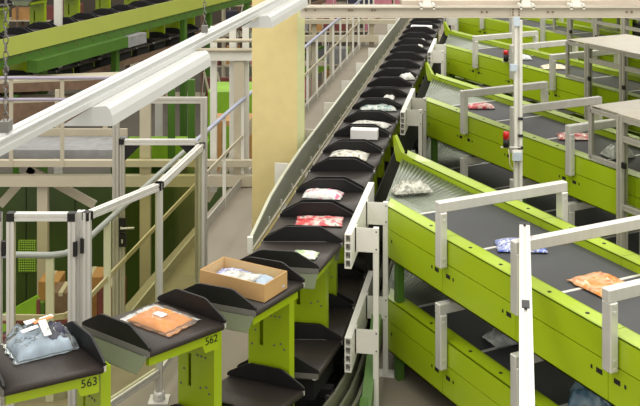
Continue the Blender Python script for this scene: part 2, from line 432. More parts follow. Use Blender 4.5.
packet('polybag', 407, 79, ZT, .22, .2, .09, srz + .5, 'bag_white', 'small bright triangular packet far along the carriers', group=GP, seed=9)
packet('polybag', 420, 47.5, ZT, .12, .18, .05, srz, 'bag_white', 'nearer of two tiny white packets far along the carriers', group=GP, seed=10)
packet('polybag', 422, 41.5, ZT, .12, .2, .05, srz, 'bag_white', 'farther of two tiny white packets far along the carriers', group=GP, seed=11)
def carton(name, px, py, w, l, h, rz, label):
    p = at(px, py, ZT); t = thing(name, label, 'box', (p.x, p.y, ZT + .002), rz, 'white boxes on the carriers')
    part('box_body', MB().box(-w / 2, w / 2, -l / 2, l / 2, 0, h).bevel(.006), 'box_white', t)
    part('tape', MB().box(-w / 2 - .001, w / 2 + .001, -.02, .02, h - .04, h + .001), 'paper', t)
carton('white_box', 364.5, 138.5, .34, .15, .12, srz + .03, 'white box on a carrier in the middle of the line')
carton('white_box', 421.5, 30.5, .44, .22, .10, srz, 'far white box on a carrier near the overhead beam')

# large clear bag of pale blue clothes on carrier 563
p = Vector((-1.955, 7.25, ZT))
bag = thing('clothing_bag', 'large clear plastic bag of folded pale blue clothes with white labels', 'bag of clothes', (p.x, p.y, ZT + .003), .56)
def loft(m, w, l, h, seed): return pillow(w, l, h, seed, n=24, crumple=.55, pw=4)
cl = loft(MB(), .38, .30, .115, 21); part('folded_clothes', cl, 'garment_blue', bag)
nv = pillow(.15, .18, .15, 23, 10, .3); nv.bm.transform(Matrix.Translation((.105, -.01, .012))); part('dark_sleeve', nv, 'navy', bag, label='dark navy folded sleeve')
def label_strip(x0, x1, y0, y1, z0, z1, n=6):
    m = MB(); rings = []
    for i in range(n + 1):
        f = i / n; x = x0 + (x1 - x0) * f; z = z0 + (z1 - z0) * f
        rings.append([(x, y0, z - .01), (x, y1, z + .002), (x, y1, z + .006), (x, y0, z - .006)])
    return m.sweep(rings)
def tilted(x, y, z, w, l, rx, rz, m, nm, lab):
    b = MB().box(-w / 2, w / 2, -l / 2, l / 2, 0, .004); b.bm.transform(Matrix.Translation((x, y, z)) @ Matrix.Rotation(rz, 4, 'Z') @ Matrix.Rotation(rx, 4, 'X'))
    return part(nm, b, m, bag, label=lab)
tilted(.02, -.055, .150, .055, .13, .55, .1, 'paper', 'paper_label', 'white label standing on the front of the clothes')
tilted(.035, .04, .168, .15, .032, .1, .25, 'orange_tag', 'orange_tag', 'orange tag')
tilted(.07, .07, .166, .10, .035, .1, .25, 'paper', 'paper_label', 'white label behind the orange tag')
tilted(-.075, -.02, .150, .13, .03, .3, .25, 'paper', 'paper_label', 'narrow white label on the left')
tilted(-.04, .09, .152, .08, .05, .1, .1, 'paper', 'paper_label', 'white label at the back')
fm = pillow(.44, .37, .15, 25, 30, .6, 3.5)
part('plastic_bag', fm, 'film', bag, label='clear crinkled plastic')

# orange garment in a clear bag on carrier 562
p = Vector((-1.18, 7.69, ZT)); og = thing('garment_packet', 'flat orange garment in a clear bag on the carrier numbered 562', 'packet', (p.x, p.y, ZT + .003), -.62)
g1 = pillow(.39, .29, .04, 31, 20, .5); part('folded_garment', g1, 'garment_orange', og)
part('paper_label', MB().box(-.05, .05, -.035, .025, .045, .049), 'paper', og, label='small white label')
part('plastic_bag', pillow(.50, .35, .056, 32, 22, .5), 'film', og, label='clear plastic sleeve')

# open cardboard tray with packets inside on the carrier before it
ctr = Vector((-.612, 8.305, ZT)); brz = -.53
tray = thing('cardboard_tray', 'open brown cardboard tray holding blue and white packets, on a carrier', 'box', (ctr.x, ctr.y, ZT + .003), brz)
w, l, h, t_ = .62, .33, .135, .008
bm_ = MB().box(-w / 2, w / 2, -l / 2, l / 2, 0, t_).box(-w / 2, w / 2, -l / 2, -l / 2 + t_, t_, h).box(-w / 2, w / 2, l / 2 - t_, l / 2, t_, h)
bm_.box(-w / 2, -w / 2 + t_, -l / 2 + t_, l / 2 - t_, t_, h).box(w / 2 - t_, w / 2, -l / 2 + t_, l / 2 - t_, t_, h)
part('tray_body', bm_, 'card', tray)
ln = MB(); e_ = .0015; i_ = t_ + e_
ln.box(-w / 2 + t_, w / 2 - t_, l / 2 - t_ - e_, l / 2 - t_, t_, h - .004).box(-w / 2 + t_, -w / 2 + i_, -l / 2 + t_, l / 2 - i_, t_, h - .004)
part('inner_lining', ln, 'card_inner', tray, label='paler inside of the cardboard')
def inside(name, dx, dy, w_, l_, h_, z_, rz, m, label, seed, cat='packet'):
    q = Matrix.Translation((ctr.x, ctr.y, ZT)) @ Matrix.Rotation(brz, 4, 'Z') @ Vector((dx, dy, z_)); o = part(name, pillow(w_, l_, h_, seed), m)
    o.location = q * K; o.rotation_euler = (0, 0, brz + rz); o['label'] = label; o['category'] = cat; o['group'] = 'packets in the cardboard tray'
inside('polybag', -.11, .02, .36, .28, .07, .03, .1, 'bag_blue', 'blue printed packet on the left inside the cardboard tray', 41)
inside('polybag', .15, .02, .28, .27, .07, .03, -.2, 'garment_blue', 'grey-blue packet on the right inside the cardboard tray', 42)
inside('polybag', .00, -.05, .30, .17, .025, .10, .15, 'bag_white', 'white packet on top of the blue ones in the cardboard tray', 43)

# ------------------------------------------------------------------ belt conveyors leaving the line
uv_ = Vector((-516, 1040, 0)).normalized(); vv = Vector((uv_.y, -uv_.x, 0))     # away along a conveyor; across it
def uvp(u, v, z=0.): return uv_ * u + vv * v + Vector((0, 0, z))
CRZ = math.atan2(-uv_.y, -uv_.x)
LEN = 6.4; W_ = 1.24; SK = -1.342          # skew of the sorter end
JO = [.96 + 1.05 * i for i in range(-1, 6)]
def make_conveyor(lower=False):
    r = thing('belt_conveyor', 'x', 'conveyor', (0, 0, 0), 0, 'green belt conveyors leaving the sorting line')
    zt, zs, zb, zl = 1.62, 1.406, 1.124, 1.545
    for side in (0, 1):
        up, lo, sc = MB(), MB(), MB()
        yo = 0 if side == 0 else W_
        sg = 1 if side == 0 else -1
        def X0(y): return SK * y + .0
        js = [SK * yo] + [j for j in JO if j > SK * yo + .3] + ([] if side == 0 else [])
        if side == 1: js = [SK * W_] + [j for j in [JO[0] - 1.05] + JO if j > SK * W_ + .3]
        js = sorted(set(js)) + [LEN]
        for a, b in zip(js, js[1:]):
            a += .003; b -= .003
            y1 = yo + sg * .012; yi = yo + sg * .16
            xa0 = a if a > js[0] + .01 else a; xi = a + (SK * (yi - yo) if a < js[0] + .01 else 0)
            lo_, hi_ = min(yo, y1), max(yo, y1)
            up.box(a, b, lo_, hi_, zs + .004, zt)
            # flange (skewed at the sorter end) and inner lip
            P = lambda x, y, z: (x, y, z)
            up.hexa([P(a, yo, zt - .01), P(b, yo, zt - .01), P(b, yi, zt - .01), P(xi, yi, zt - .01), P(a, yo, zt), P(b, yo, zt), P(b, yi, zt), P(xi, yi, zt)])
            yl = yi - sg * .01
            up.hexa([P(xi, yl, zl - .03), P(b, yl, zl - .03), P(b, yi, zl - .03), P(xi, yi, zl - .03), P(xi, yl, zt), P(b, yl, zt), P(b, yi, zt), P(xi, yi, zt)])
            lo.box(a, b, lo_, hi_, zb, zs - .004)
            lo.box(a, b, min(yo, yo + sg * .05), max(yo, yo + sg * .05), zb, zb + .012)
        pu = part('side_panel', up, 'green', r); pl = part('side_panel', lo, 'green', r)
        ys = yo - sg * .0015
        for j in [JO[0] + .0] + JO[1:4]:
            for dx, w2, h2 in ((-.09, .032, .018), (.09, .032, .018), (-.17, .0095, .0135), (.17, .0095, .0135)):
                if j + dx - w2 < js[0] + (-.02 if side == 0 else .02): continue
                sc.box(j + dx - w2, j + dx + w2, min(ys, yo + sg * .004), max(ys, yo + sg * .004), 1.305 - h2, 1.305 + h2)
        pieces('slot', sc, 'matt_black', pl)
        hb = MB()                                # dark round plugs on the flange
        for j in JO[1:5]:
            for dx in (.32, -.30):
                yc = yo + sg * .075; hb.lathe(j + dx, yc, [(.017, zt - .001), (.017, zt + .002)], 10)
        pieces('plug', hb, 'matt_black', pu)
    fin = MB()                                   # raised fin at the end of the far panel
    xe = SK * W_
    fin.prism([(xe + .02, W_ - .16, 1.52), (xe + .35, W_ - .16, 1.52), (xe + .35, W_ - .16, 1.63), (xe + .13, W_ - .16, 1.65), (xe - .02, W_ - .16, 1.80), (xe - .06, W_ - .16, 1.79), (xe - .03, W_ - .16, 1.62)], (0, -.01, 0))
    fin.prism([(xe - .02, W_ - .16, 1.625), (xe + .13, W_ - .16, 1.625), (xe - .05, W_ - .16, 1.79)], (-.05, .07, -.0))
    part('end_fin', fin, 'green', r)
    # belts, one per section, with pale joint strips between them
    xs = [.15 + 1.045 * i for i in range(7)]
    bl = MB()
    for a, b in zip(xs, xs[1:]):
        bl.box(a + .02, b - .02, .15, W_ - .15, zl - .05, zl)
    part('belt', bl, 'conveyor_belt', r)
    for a in xs[:-1]:
        part('joint_strip', MB().box(a - .017, a + .017, .15, W_ - .15, zl - .05, zl + .004), 'paper' if False else 'alu', r, label='pale strip between two belts')
    # ribbed slide from the sorter edge to the first belt: ribs fan from the skewed edge to square
    sd = MB(); n = 22; prev = None
    prof = ((0, 0), (.12, .55), (.3, .92), (.5, 1), (.7, .92), (.88, .55))
    for i in range(n + 1):
        for g, hgt in (prof if i < n else prof[:1]):
            ff = min(1, (i + g) / n); cur = []
            for k in range(5):
                y = .165 + (W_ - .33) * k / 4; xa = SK * y - .10; xb = .13; sp = (xb - xa) / n
                cur.append(sd.bm.verts.new((xa + (xb - xa) * ff, y, zl - .012 + .02 * (1 - ff) + hgt * sp * .34)))
            if prev:
                for k in range(4): sd.bm.faces.new((prev[k], prev[k + 1], cur[k + 1], cur[k])).smooth = True
            prev = cur
    g = bmesh.ops.extrude_face_region(sd.bm, geom=sd.bm.faces[:])
    bmesh.ops.translate(sd.bm, verts=[v for v in g['geom'] if isinstance(v, bmesh.types.BMVert)], vec=(0, 0, -.02))
    part('ribbed_slide', sd, 'ribbed_steel', r, label='shiny ribbed steel slide')
    un = MB().hexa([(SK * .06, .06, zb + .02), (LEN, .06, zb + .02), (LEN, W_ - .06, zb + .02), (SK * (W_ - .06), W_ - .06, zb + .02), (SK * .06, .06, zl - .06), (LEN, .06, zl - .06), (LEN, W_ - .06, zl - .06), (SK * (W_ - .06), W_ - .06, zl - .06)])
    part('bed', un, 'matt_black', r)
    lg = [(.12, .06), (.12 + SK * .9, W_ - .06), (2.05, .09), (2.05, W_ - .09), (5.2, .09), (5.2, W_ - .09)]
    for x, y in lg:
        h0 = .0 if lower else .74
        part('leg', MB().box(x - .035, x + .035, y - .035, y + .035, h0 if not lower else .885, zb + .02) if not lower else MB().box(x - .035, x + .035, y - .035, y + .035, .88, zb + .02), 'deep_green', r)
    for gx in (1.005, 2.085, 3.125):
        if lower and False: continue
        ztop = 1.955
        gr = part('guard_frame', MB().bar((gx, -.085, ztop - .045), (gx, W_ + .085, ztop - .045), .075, .09).bevel(.006), 'alu', r, label='aluminium guard frame over the belt')
        for y in (-.045, W_ + .045):
            pm = MB().box(gx - .042, gx + .05, y - .035, y + .035, 1.385, ztop - .09).bevel(.006)
            for zz in (1.41, 1.47, 1.80, 1.85):
                pm.box(gx + .05, gx + .0575, y - .012, y + .012, zz - .008, zz + .008)
            part('post', pm, 'alu', gr)
    return r
def conv_origin(k): return uvp(8.66, 5.02) + sv * 4.74 * k
CG = 'green belt conveyors leaving the sorting line'
cu = make_conveyor()
place(cu, conv_origin(0), CRZ, 'nearest upper green belt conveyor, carrying the blue packet and the orange packet', CG)
cw = copy_tree(cu); o = conv_origin(0); o.z = -.885
place(cw, o, CRZ, 'lower green belt conveyor directly under the nearest upper one', CG)
ROW = {1: 'second', 2: 'third', 3: 'fourth', 4: 'fifth'}
WHAT = {1: 'carrying red packets behind the red beacon lamp', 2: 'carrying a tan packet and a grey packet', 3: 'mostly bare belt seen under the overhead beam', 4: 'farthest one seen at the upper right'}
for k in (1, 2, 3, 4):
    place(copy_tree(cu), conv_origin(k), CRZ, '%s upper green belt conveyor from the camera, %s' % (ROW[k], WHAT[k]), CG)
    if k < 3:
        o = conv_origin(k); o.z = -.885
        place(copy_tree(cu), o, CRZ, 'lower green belt conveyor directly under the %s upper one' % ROW[k], CG)
# packets on the conveyors
BZ = 1.55
GB = 'packets on the conveyor belts'
packet('polybag', 412, 191.5, BZ + .035, .40, .18, .10, .2, 'bag_clear', 'clear crumpled packet lying on the ribbed steel slide', group=GB, seed=51, crumple=.5)
packet('polybag', 520.5, 247, BZ, .42, .29, .05, -.04, 'bag_blue', 'blue and white packet on the nearest conveyor belt', group=GB, seed=52)
packet('polybag', 603.5, 286, BZ, .44, .37, .045, -1.06, 'bag_orange', 'orange packet on the nearest conveyor belt beside a guard frame', group=GB, seed=53)
packet('polybag', 481, 107.5, BZ, .36, .22, .05, .0, 'bag_red', 'red and pale packet lying nearest the slide on the second conveyor', group=GB, seed=54)
packet('polybag', 574, 137.5, BZ, .40, .26, .05, -.1, 'bag_scarlet', 'red packet on the second conveyor left of the glazed hood', group=GB, seed=55)
packet('polybag', 618, 156, BZ, .32, .26, .13, .3, 'bag_grey', 'white-grey packet inside the glazed hood of the second conveyor', group=GB, seed=56)
packet('polybag', 521, 58.5, BZ, .36, .28, .07, -.1, 'bag_grey', 'grey-white packet behind the beacon pole on the third conveyor', group=GB, seed=57)
packet('polybag', 554, 68, BZ, .42, .30, .05, .0, 'bag_beige', 'flat tan packet on the third conveyor', group=GB, seed=58)
packet('polybag', 504, 340, BZ - .885, .30, .24, .09, .4, 'bag_grey', 'grey-white packet on the nearest lower conveyor, seen below the upper one', group=GB, seed=59)
packet('polybag', 590, 402, BZ - .885, .32, .3, .14, -.3, 'bag_navy', 'dark blue packet on the nearest lower conveyor at the lower right', group=GB, seed=60)

# ------------------------------------------------------------------ guide rails with their white stands (right of the carriers)
def make_stand():
    r = thing('guide_rail_stand', 'x', 'guide rail', st(9.6, -1.4), srz, 'guide rails on white posts')
    def Q(s, t, z): return (t + 1.4, s - 9.6, z)
    for dz in (0, -.905):
        m = MB(); s0, s1 = 8.95, 10.52; z0, z1 = 1.365 + dz, 1.665 + dz; x0, x1 = -1.515 + 1.4, -1.455 + 1.4
        m.box(x0, x0 + .009, s0 - 9.6, s1 - 9.6, z0, z1).box(x1 - .009, x1, s0 - 9.6, s1 - 9.6, z0, z1)
        for i in range(5):
            zz = z0 + (z1 - z0 - .01) * i / 4; m.box(x0 + .009, x1 - .009, s0 - 9.6, s1 - 9.6, zz, zz + .01)
        m.box(x0 + .012, x1 - .012, s0 + .10 - 9.6, s0 + .11 - 9.6, z0 + .01, z1 - .01)
        part('guide_rail', m, 'white_paint', r)
    for s0 in (9.2, 9.94):
        p = MB().box(.105, .155, s0 - .025 - 9.6, s0 + .025 - 9.6, .01, 1.655).bevel(.004)
        pp = part('post', p, 'white_paint', r)
        part('foot_plate', MB().box(.06, .26, s0 - .07 - 9.6, s0 + .07 - 9.6, 0, .012), 'white_paint', pp)
        for dz in (0, -.905):
            b = MB().box(-.055, .155, s0 - .031 - 9.6, s0 - .025 - 9.6, 1.44 + dz, 1.655 + dz)
            b.box(-.055, -.045, s0 - .031 - 9.6, s0 + .06 - 9.6, 1.44 + dz, 1.655 + dz)
            br = part('bracket', b, 'white_paint', r)
            bo = MB()
            for zz in (1.47, 1.625): bo.box(.13, .142, s0 - .035 - 9.6, s0 - .03 - 9.6, zz + dz - .006, zz + dz + .006)
            pieces('bolt', bo, 'dark_steel', br)
    return r
GR = 'guide rails on white posts'
gs = make_stand()
for k, lab in ((0, 'nearest pair of pale guide rails on white posts, beside the nearest conveyor mouth'), (1, 'second pair of guide rails on white posts, beside the second conveyor mouth'),
               (2, 'third pair of guide rails on white posts, beside the third conveyor mouth'), (3, 'farthest pair of guide rails on white posts, under the overhead beam')):
    r = gs if k == 0 else copy_tree(gs); place(r, st(9.6 + 4.74 * k, -1.4), srz, lab, GR)

# ------------------------------------------------------------------ steel guard along the left of the carriers
gd = thing('side_guard', 'long brushed steel side guard along the left of the carriers', 'guard rail', st(14, -2.45), srz)
ss = [(9.22, 1.38, 1.49), (9.6, 1.38, 1.555), (10.0, 1.385, 1.625), (10.6, 1.39, 1.665), (11.5, 1.395, 1.695), (26, 1.395, 1.70)]
rg = [[st(s, -2.425, a), st(s, -2.415, a), st(s, -2.415, b), st(s, -2.425, b)] for s, a, b in ss]
part('guard_plate', MB().sweep(rg), 'guard_steel', gd, world=True)
rg = [[st(s, -2.436, b - .01), st(s, -2.408, b - .01), st(s, -2.408, b + .010), st(s, -2.436, b + .010)] for s, a, b in ss]
part('top_rail', MB().sweep(rg), 'rim_grey', gd, world=True)
rg = [[st(s, -2.43, a - .02), st(s, -2.40, a - .02), st(s, -2.40, a + .004), st(s, -2.43, a + .004)] for s, a, b in ss]
part('bottom_lip', MB().sweep(rg), 'cream_paint', gd, world=True)
part('end_cap', MB().bar(st(9.2, -2.425, 1.36), st(9.2, -2.425, 1.50), .05, .04), 'white_paint', gd, world=True)
lk = MB()
for i in range(30): lk.bar(st(9.9 + .55 * i, -2.412, 1.40), st(9.9 + .55 * i, -2.412, 1.46), .02, .012)
pieces('clip', lk, 'alu', gd, world=True)
for i in range(9):
    s0 = 10.99 + 1.525 * i
    zt = 1.70
    sp = part('support_post', MB().bar(st(s0, -2.50, 0), st(s0, -2.50, 1.40), .06, .06), 'white_paint', gd, world=True)
    part('bracket_plate', MB().bar(st(s0, -2.44, 1.545), st(s0, -2.60, 1.545), .012, .27).bar(st(s0, -2.455, 1.44), st(s0 + .12, -2.455, 1.44), .03, .03), 'white_paint', gd, world=True, label='cream square bracket plate')

# ------------------------------------------------------------------ yellow column
cx0, cx1, cy = (252 - 320) / F * 12.3, (297 - 320) / F * 12.3, 12.3
cl_ = thing('concrete_column', 'thick pale yellow concrete column behind the side guard', 'column', ((cx0 + cx1) / 2, cy + .28, 0))
b = MB(); ch = .085
poly = [(cx0, cy, 0), (cx1, cy, 0), (cx1 + ch, cy + ch, 0), (cx1 + ch, cy + .5, 0), (cx1, cy + .585, 0), (cx0, cy + .585, 0), (cx0 - ch * .0, cy + .5, 0), (cx0 - ch * .0, cy + ch, 0)]
b.prism(poly, (0, 0, 7.5)); part('shaft', b, 'column_yellow', cl_, world=True)
c2 = MB(); c2.hexa([(cx1 + .002, cy - .001, .02), (cx1 + ch + .002, cy + ch, .02), (cx1 + ch, cy + ch + .01, .02), (cx1, cy + .01, .02), (cx1 + .002, cy - .001, 7.5), (cx1 + ch + .002, cy + ch, 7.5), (cx1 + ch, cy + ch + .01, 7.5), (cx1, cy + .01, 7.5)])
part('chamfer', c2, 'column_chamfer', cl_, world=True, label='pale greenish chamfered edge')

# ------------------------------------------------------------------ overhead beam and the deck behind it
ob = thing('overhead_beam', 'cream steel beam crossing overhead from the yellow column to the right', 'beam', (2.3, 12.0, 3.17))
z0, z1 = 3.165, 3.29
m = MB().box(-.23, 8, 11.96, 12.0, z0, z1).box(-.23, 8, 11.90, 12.10, z1 - .012, z1).box(-.23, 8, 11.90, 12.10, z0, z0 + .012)
part('web', m, 'beam_cream', ob, world=True)
sx = (516 - 320) / F * 11.95
part('splice_plate', MB().box(sx - .06, sx + .06, 11.945, 11.96, z0 + .012, z1 - .012), 'beam_cream', ob, world=True)
bo = MB()
for px, dy in [(513, .03), (513, .06), (513, .09), (519, .03), (519, .06), (519, .09), (306, .08), (315, .08), (349, .08), (352, .08), (372, .08), (375, .08), (548, .06), (553, .06), (627, .06), (632, .06), (482, .06), (487, .06)]:
    x = (px - 320) / F * 11.94; bo.box(x - .008, x + .008, 11.936, 11.961, z0 + dy - .008, z0 + dy + .008)
pieces('bolt', bo, 'rack_brown', ob, world=True)
for px in (427, 526, 576):
    x = (px - 320) / F * 11.98
    cp = MB().box(x - .07, x + .07, 11.92, 12.06, z1, z1 + .012).box(x - .085, x - .06, 11.90, 12.08, z1 - .03, z1 + .03).box(x + .06, x + .085, 11.90, 12.08, z1 - .03, z1 + .03)
    cp.hexa([(x - .05, 11.95, z1 + .012), (x + .05, 11.95, z1 + .012), (x + .05, 12.03, z1 + .012), (x - .05, 12.03, z1 + .012), (x - .02, 11.97, z1 + .18), (x + .02, 11.97, z1 + .18), (x + .02, 12.01, z1 + .18), (x - .02, 12.01, z1 + .18)])
    part('clamp', cp, 'white_paint', ob, world=True)
dk = thing('upper_deck', 'pinkish beige steel deck resting above the overhead beam', 'deck', (4.5, 13, z1))
part('deck_plate', MB().box(.95, 8, 12.09, 14.2, z1 + .001, z1 + .05), 'deck_pink', dk, world=True)
for px in (440, 482, 497, 552):
    x = (px - 320) / F * 12.6
    part('deck_block', MB().box(x - .08, x + .08, 12.5, 12.7, z1 + .05, z1 + .09), 'beam_cream', dk, world=True)
gp_ = thing('green_hanger', 'short green upright standing on the overhead beam', 'upright', ((525 - 320) / F * 11.98, 12.06, z1 + .05))
part('bar', MB().box((522 - 320) / F * 11.98, (528 - 320) / F * 11.98, 12.04, 12.08, z1 + .05, 4.4), 'deep_green', gp_, world=True)
# cable basket end that juts in at the upper right
cb = thing('vent_duct', 'cream perforated duct end at the upper right above the overhead beam', 'duct', ((640 - 320) / F * 11.9, 12.5, 3.36))
x0 = (608 - 320) / F * 11.9
part('duct_body', MB().box(x0, 7.5, 12.2, 13.0, 3.36, 3.62), 'beam_cream', cb, world=True)
hm = MB()
for i in range(10): hm.box(x0 + .03 + .1 * i, x0 + .09 + .1 * i, 12.195, 12.2, 3.385, 3.45)
pieces('perforation', hm, 'rack_brown', cb, world=True)

# ------------------------------------------------------------------ beacon pole
bx, by = (518 - 320) / F * 11.75, 11.75
bp_ = thing('beacon_pole', 'white metal pole with a red beacon lamp between the first two conveyors', 'pole', (bx, by, 0))
pm = MB().box(bx - .045, bx - .012, by - .03, by + .03, .01, 3.16).box(bx + .012, bx + .045, by - .03, by + .03, .01, 3.16).box(bx - .012, bx + .012, by - .005, by + .03, .01, 3.16)
part('post', pm, 'white_paint', bp_, world=True)
part('foot_plate', MB().box(bx - .12, bx + .12, by - .12, by + .12, 0, .012), 'white_paint', bp_, world=True)
for py in (118, 135, 147):
    z = az(py, by); part('strap', MB().box(bx - .005, bx + .05, by - .045, by - .028, z - .015, z + .015), 'dark_steel', bp_, world=True)
z = az(20, by); part('top_clamp', MB().box(bx - .06, bx + .01, by - .06, by - .03, z - .06, z + .04), 'panel_blue', bp_, world=True)
zb_, zt_ = az(145, by), az(130, by); lx = (505.5 - 320) / F * by
br = MB().box(lx - .06, bx + .02, by - .05, by - .03, zb_ - .02, zb_ - .008)
part('lamp_bracket', br, 'white_paint', bp_, world=True)
zm = az(138, by)
lb = part('lamp_base', MB().lathe(lx, by - .05, [(.036, zb_ - .01), (.036, zm)], 16), 'black', bp_, world=True, label='black base of the beacon')
part('beacon_lens', MB().lathe(lx, by - .05, [(.036, zm), (.037, zt_ - .02), (.03, zt_ - .004), (.012, zt_)], 16), 'red_lens', lb, world=True, label='red beacon lens')
jz0, jz1 = az(159, by), az(148.5, by)
jb = part('junction_box', MB().box((511 - 320) / F * by, (521 - 320) / F * by, by - .10, by - .05, jz0, jz1).bevel(.006), 'white_paint', bp_, world=True)
part('box_lid', MB().box((512 - 320) / F * by, (520 - 320) / F * by, by - .112, by - .10, jz0 + .01, jz1 - .02), 'panel_blue', jb, world=True, label='pale blue lid')
cab = [Vector((lx + .02, by - .06, zb_ - .02)), Vector((lx + .03, by - .08, zb_ - .10)), Vector((lx + .03, by - .08, jz0 - .02)), Vector((lx + .06, by - .08, jz0 - .09)), Vector((lx + .10, by - .08, jz0 - .07)), Vector((lx + .11, by - .07, jz0))]
part('cable', MB().tube(cab, .006, 6), 'cream_paint', bp_, world=True)
# two upper junction parts seen higher on the pole
z = az(66, by); part('pole_box', MB().box((509 - 320) / F * by, (516 - 320) / F * by, by - .09, by - .03, z - .04, z + .03), 'panel_blue', bp_, world=True)
zb2, zt2, zm2 = az(61, by), az(49.5, by), az(54, by)
# second beacon, farther back, on its own pole
b2x, b2y = (515 - 320) / F * 17.6, 17.6
b2 = thing('beacon_pole', 'farther white pole with a small red beacon lamp between the second and third conveyors', 'pole', (b2x, b2y, 0))
part('post', MB().box(b2x - .045, b2x + .045, b2y - .03, b2y + .03, 0, 2.6), 'white_paint', b2, world=True)
lx2 = (505.5 - 320) / F * b2y; za, zb3, zc = az(60, b2y), az(54, b2y), az(49.5, b2y)
part('lamp_bracket', MB().box(lx2 - .06, b2x, b2y - .05, b2y - .03, za - .03, za - .012), 'white_paint', b2, world=True)
lb = part('lamp_base', MB().lathe(lx2, b2y - .05, [(.045, za - .012), (.045, zb3)], 14), 'black', b2, world=True)
part('beacon_lens', MB().lathe(lx2, b2y - .05, [(.045, zb3), (.046, zc - .02), (.03, zc)], 14), 'red_lens', lb, world=True)

# horizontal aluminium rail that runs towards the camera beside the nearest conveyor
gh = thing('guard_rail', 'aluminium guard rail running towards the camera across the nearest conveyor', 'guard rail', (1.6, 7.9, 1.96))
a = Vector(((524.6 - 320) / F * 8.28, 8.28, 1.985)); dr = sl_
part('rail', MB().tslot(a, a - dr * 5.2, .082), 'alu', gh, world=True)
part('end_cap', MB().bar(a - dr * .03, a + dr * .03, .086, .086), 'dark_steel', gh, world=True, label='dark brown end cap')
e = a - dr * 5.0
part('post', MB().tslot((e.x, e.y, 0), (e.x, e.y, 1.945), .075), 'alu', gh, world=True)
lat = a - dr * 1.53
part('latch', MB().bar(lat + Vector((0, 0, .04)), lat - dr * .12 + Vector((0, 0, .04)), .05, .012), 'dark_steel', gh, world=True)

# ------------------------------------------------------------------ glazed hoods over the conveyors
def make_hood():
    r = thing('glazed_hood', 'x', 'machine enclosure', (0, 0, 0), 0, 'glazed hoods over the conveyors')
    xa, xb, z0, z1, y0, y1 = 3.41, 3.93, 1.64, 2.20, .02, 1.22; w = .045
    for y in (y0, y1):
        fr = MB().tslot((xa, y, z0), (xa, y, z1), w).tslot((xb, y, z0), (xb, y, z1), w).tslot((xa, y, z0 + .02), (xb, y, z0 + .02), w).tslot((xa, y, z1 - .02), (xb, y, z1 - .02), w)
        f = part('side_frame', fr, 'alu_warm', r)
        part('pane', MB().box(xa, xb, y - .004, y + .004, z0, z1), 'hood_glass', f)
    part('cross_rail', MB().tslot((xa, y0, z1), (xa, y1, z1), w), 'alu_warm', r); part('cross_rail', MB().tslot((xb, y0, z1), (xb, y1, z1), w), 'alu_warm', r)
    part('top_pane', MB().box(xa, xb, y0, y1, z1 + .023, z1 + .03), 'cabinet_top', r, label='pale cream top')
    # the cabinet behind it stands on the floor
    xc = xb + .10; xd = xc + 2.2; z2 = 2.26; yo = -.10
    ps = MB()
    for x in (xc, xc + .75, xc + 1.5, xd):
        for y in (yo, 1.34):
            part('cabinet_post', MB().tslot((x, y, .0), (x, y, z2), .085), 'alu_warm', r)
    for y in (yo, 1.34):
        for z in (z2 - .03, 2.02, 1.30):
            part('cabinet_rail', MB().tslot((xc, y, z), (xd, y, z), .06), 'alu_warm', r)
        part('cabinet_pane', MB().box(xc, xd, y - .004, y + .004, 1.30, z2 - .03), 'hood_glass', r)
    part('cabinet_rail', MB().tslot((xc, yo, z2 - .03), (xc, 1.34, z2 - .03), .06), 'alu_warm', r)
    part('cabinet_top', MB().box(xc - .03, xd, yo - .03, 1.37, z2 + .002, z2 + .014), 'cabinet_top', r, label='pale cream top')
    lk = MB().box(xc + .05, xc + .10, yo - .06, yo - .03, 1.72, 1.78).box(xc + .78, xc + .83, yo - .06, yo - .03, 1.72, 1.78)
    pieces('hinge', lk, 'black', r)
    return r
HG = 'glazed hoods over the conveyors'
hd = make_hood()
for k, lab in ((1, 'glazed aluminium hood at the right over the second conveyor, nearest of the hoods'), (2, 'glazed aluminium hood over the third conveyor, behind the nearest hood'), (3, 'far glazed aluminium hood over the fourth conveyor under the beam')):
    place(hd if k == 1 else copy_tree(hd), conv_origin(k), CRZ, lab, HG)

# ------------------------------------------------------------------ hanging light line
Y0 = 5.1
def sec(pxs): return [ay(x, y, Y0) for x, y in pxs]
lt = thing('strip_light', 'long white hanging strip light with two reflectors, left of the column', 'ceiling light', ay(84, 107, Y0))
dr = sl_ / sl_.y
trunk = [(76, 107), (91.5, 107), (91.5, 101), (90, 100), (90, 97), (91.5, 96), (91.5, 94), (87, 94), (86.5, 92.5), (81, 92.5), (80.5, 94), (76, 94)]
part('trunking', MB().prism([p - dr * 2.2 for p in sec(trunk)], dr * 6.9), 'lamp_white', lt, world=True)
refl = [(61, 126), (91.5, 107.3), (106, 106), (109.5, 109), (112, 116), (113, 126)]
for d0, ln_ in ((0, 1.62), (3.28, 1.42)):
    rf = part('reflector', MB().prism([p + dr * d0 for p in sec(refl)], dr * ln_), 'lamp_white', lt, world=True)
    cpt = sec([(88, 124.5)])[0] + dr * (d0 + .03)
    part('lamp_tube', MB().tube([cpt, cpt + dr * (ln_ - .06)], .013, 8), 'tube_glow', rf, world=True, label='glowing tube under the reflector')
for Yc in (4.33, 7.06):
    q = sec([(83.5, 92.5)])[0] + dr * (Yc - Y0); cm = MB()
    cm.box(q.x - .02, q.x + .02, q.y - .03, q.y + .03, q.z, q.z + .045)
    for i in range(40):
        zc = q.z + .06 + i * .032; ang = PI / 2 * (i % 2)
        loop = [Vector((q.x + .010 * math.cos(2 * PI * j / 8) * math.cos(ang), q.y + .010 * math.cos(2 * PI * j / 8) * math.sin(ang), zc + .021 * math.sin(2 * PI * j / 8))) for j in range(9)]
        cm.tube(loop, .0032, 5, False)
    part('suspension_chain', cm, 'alu_groove', lt, world=True)

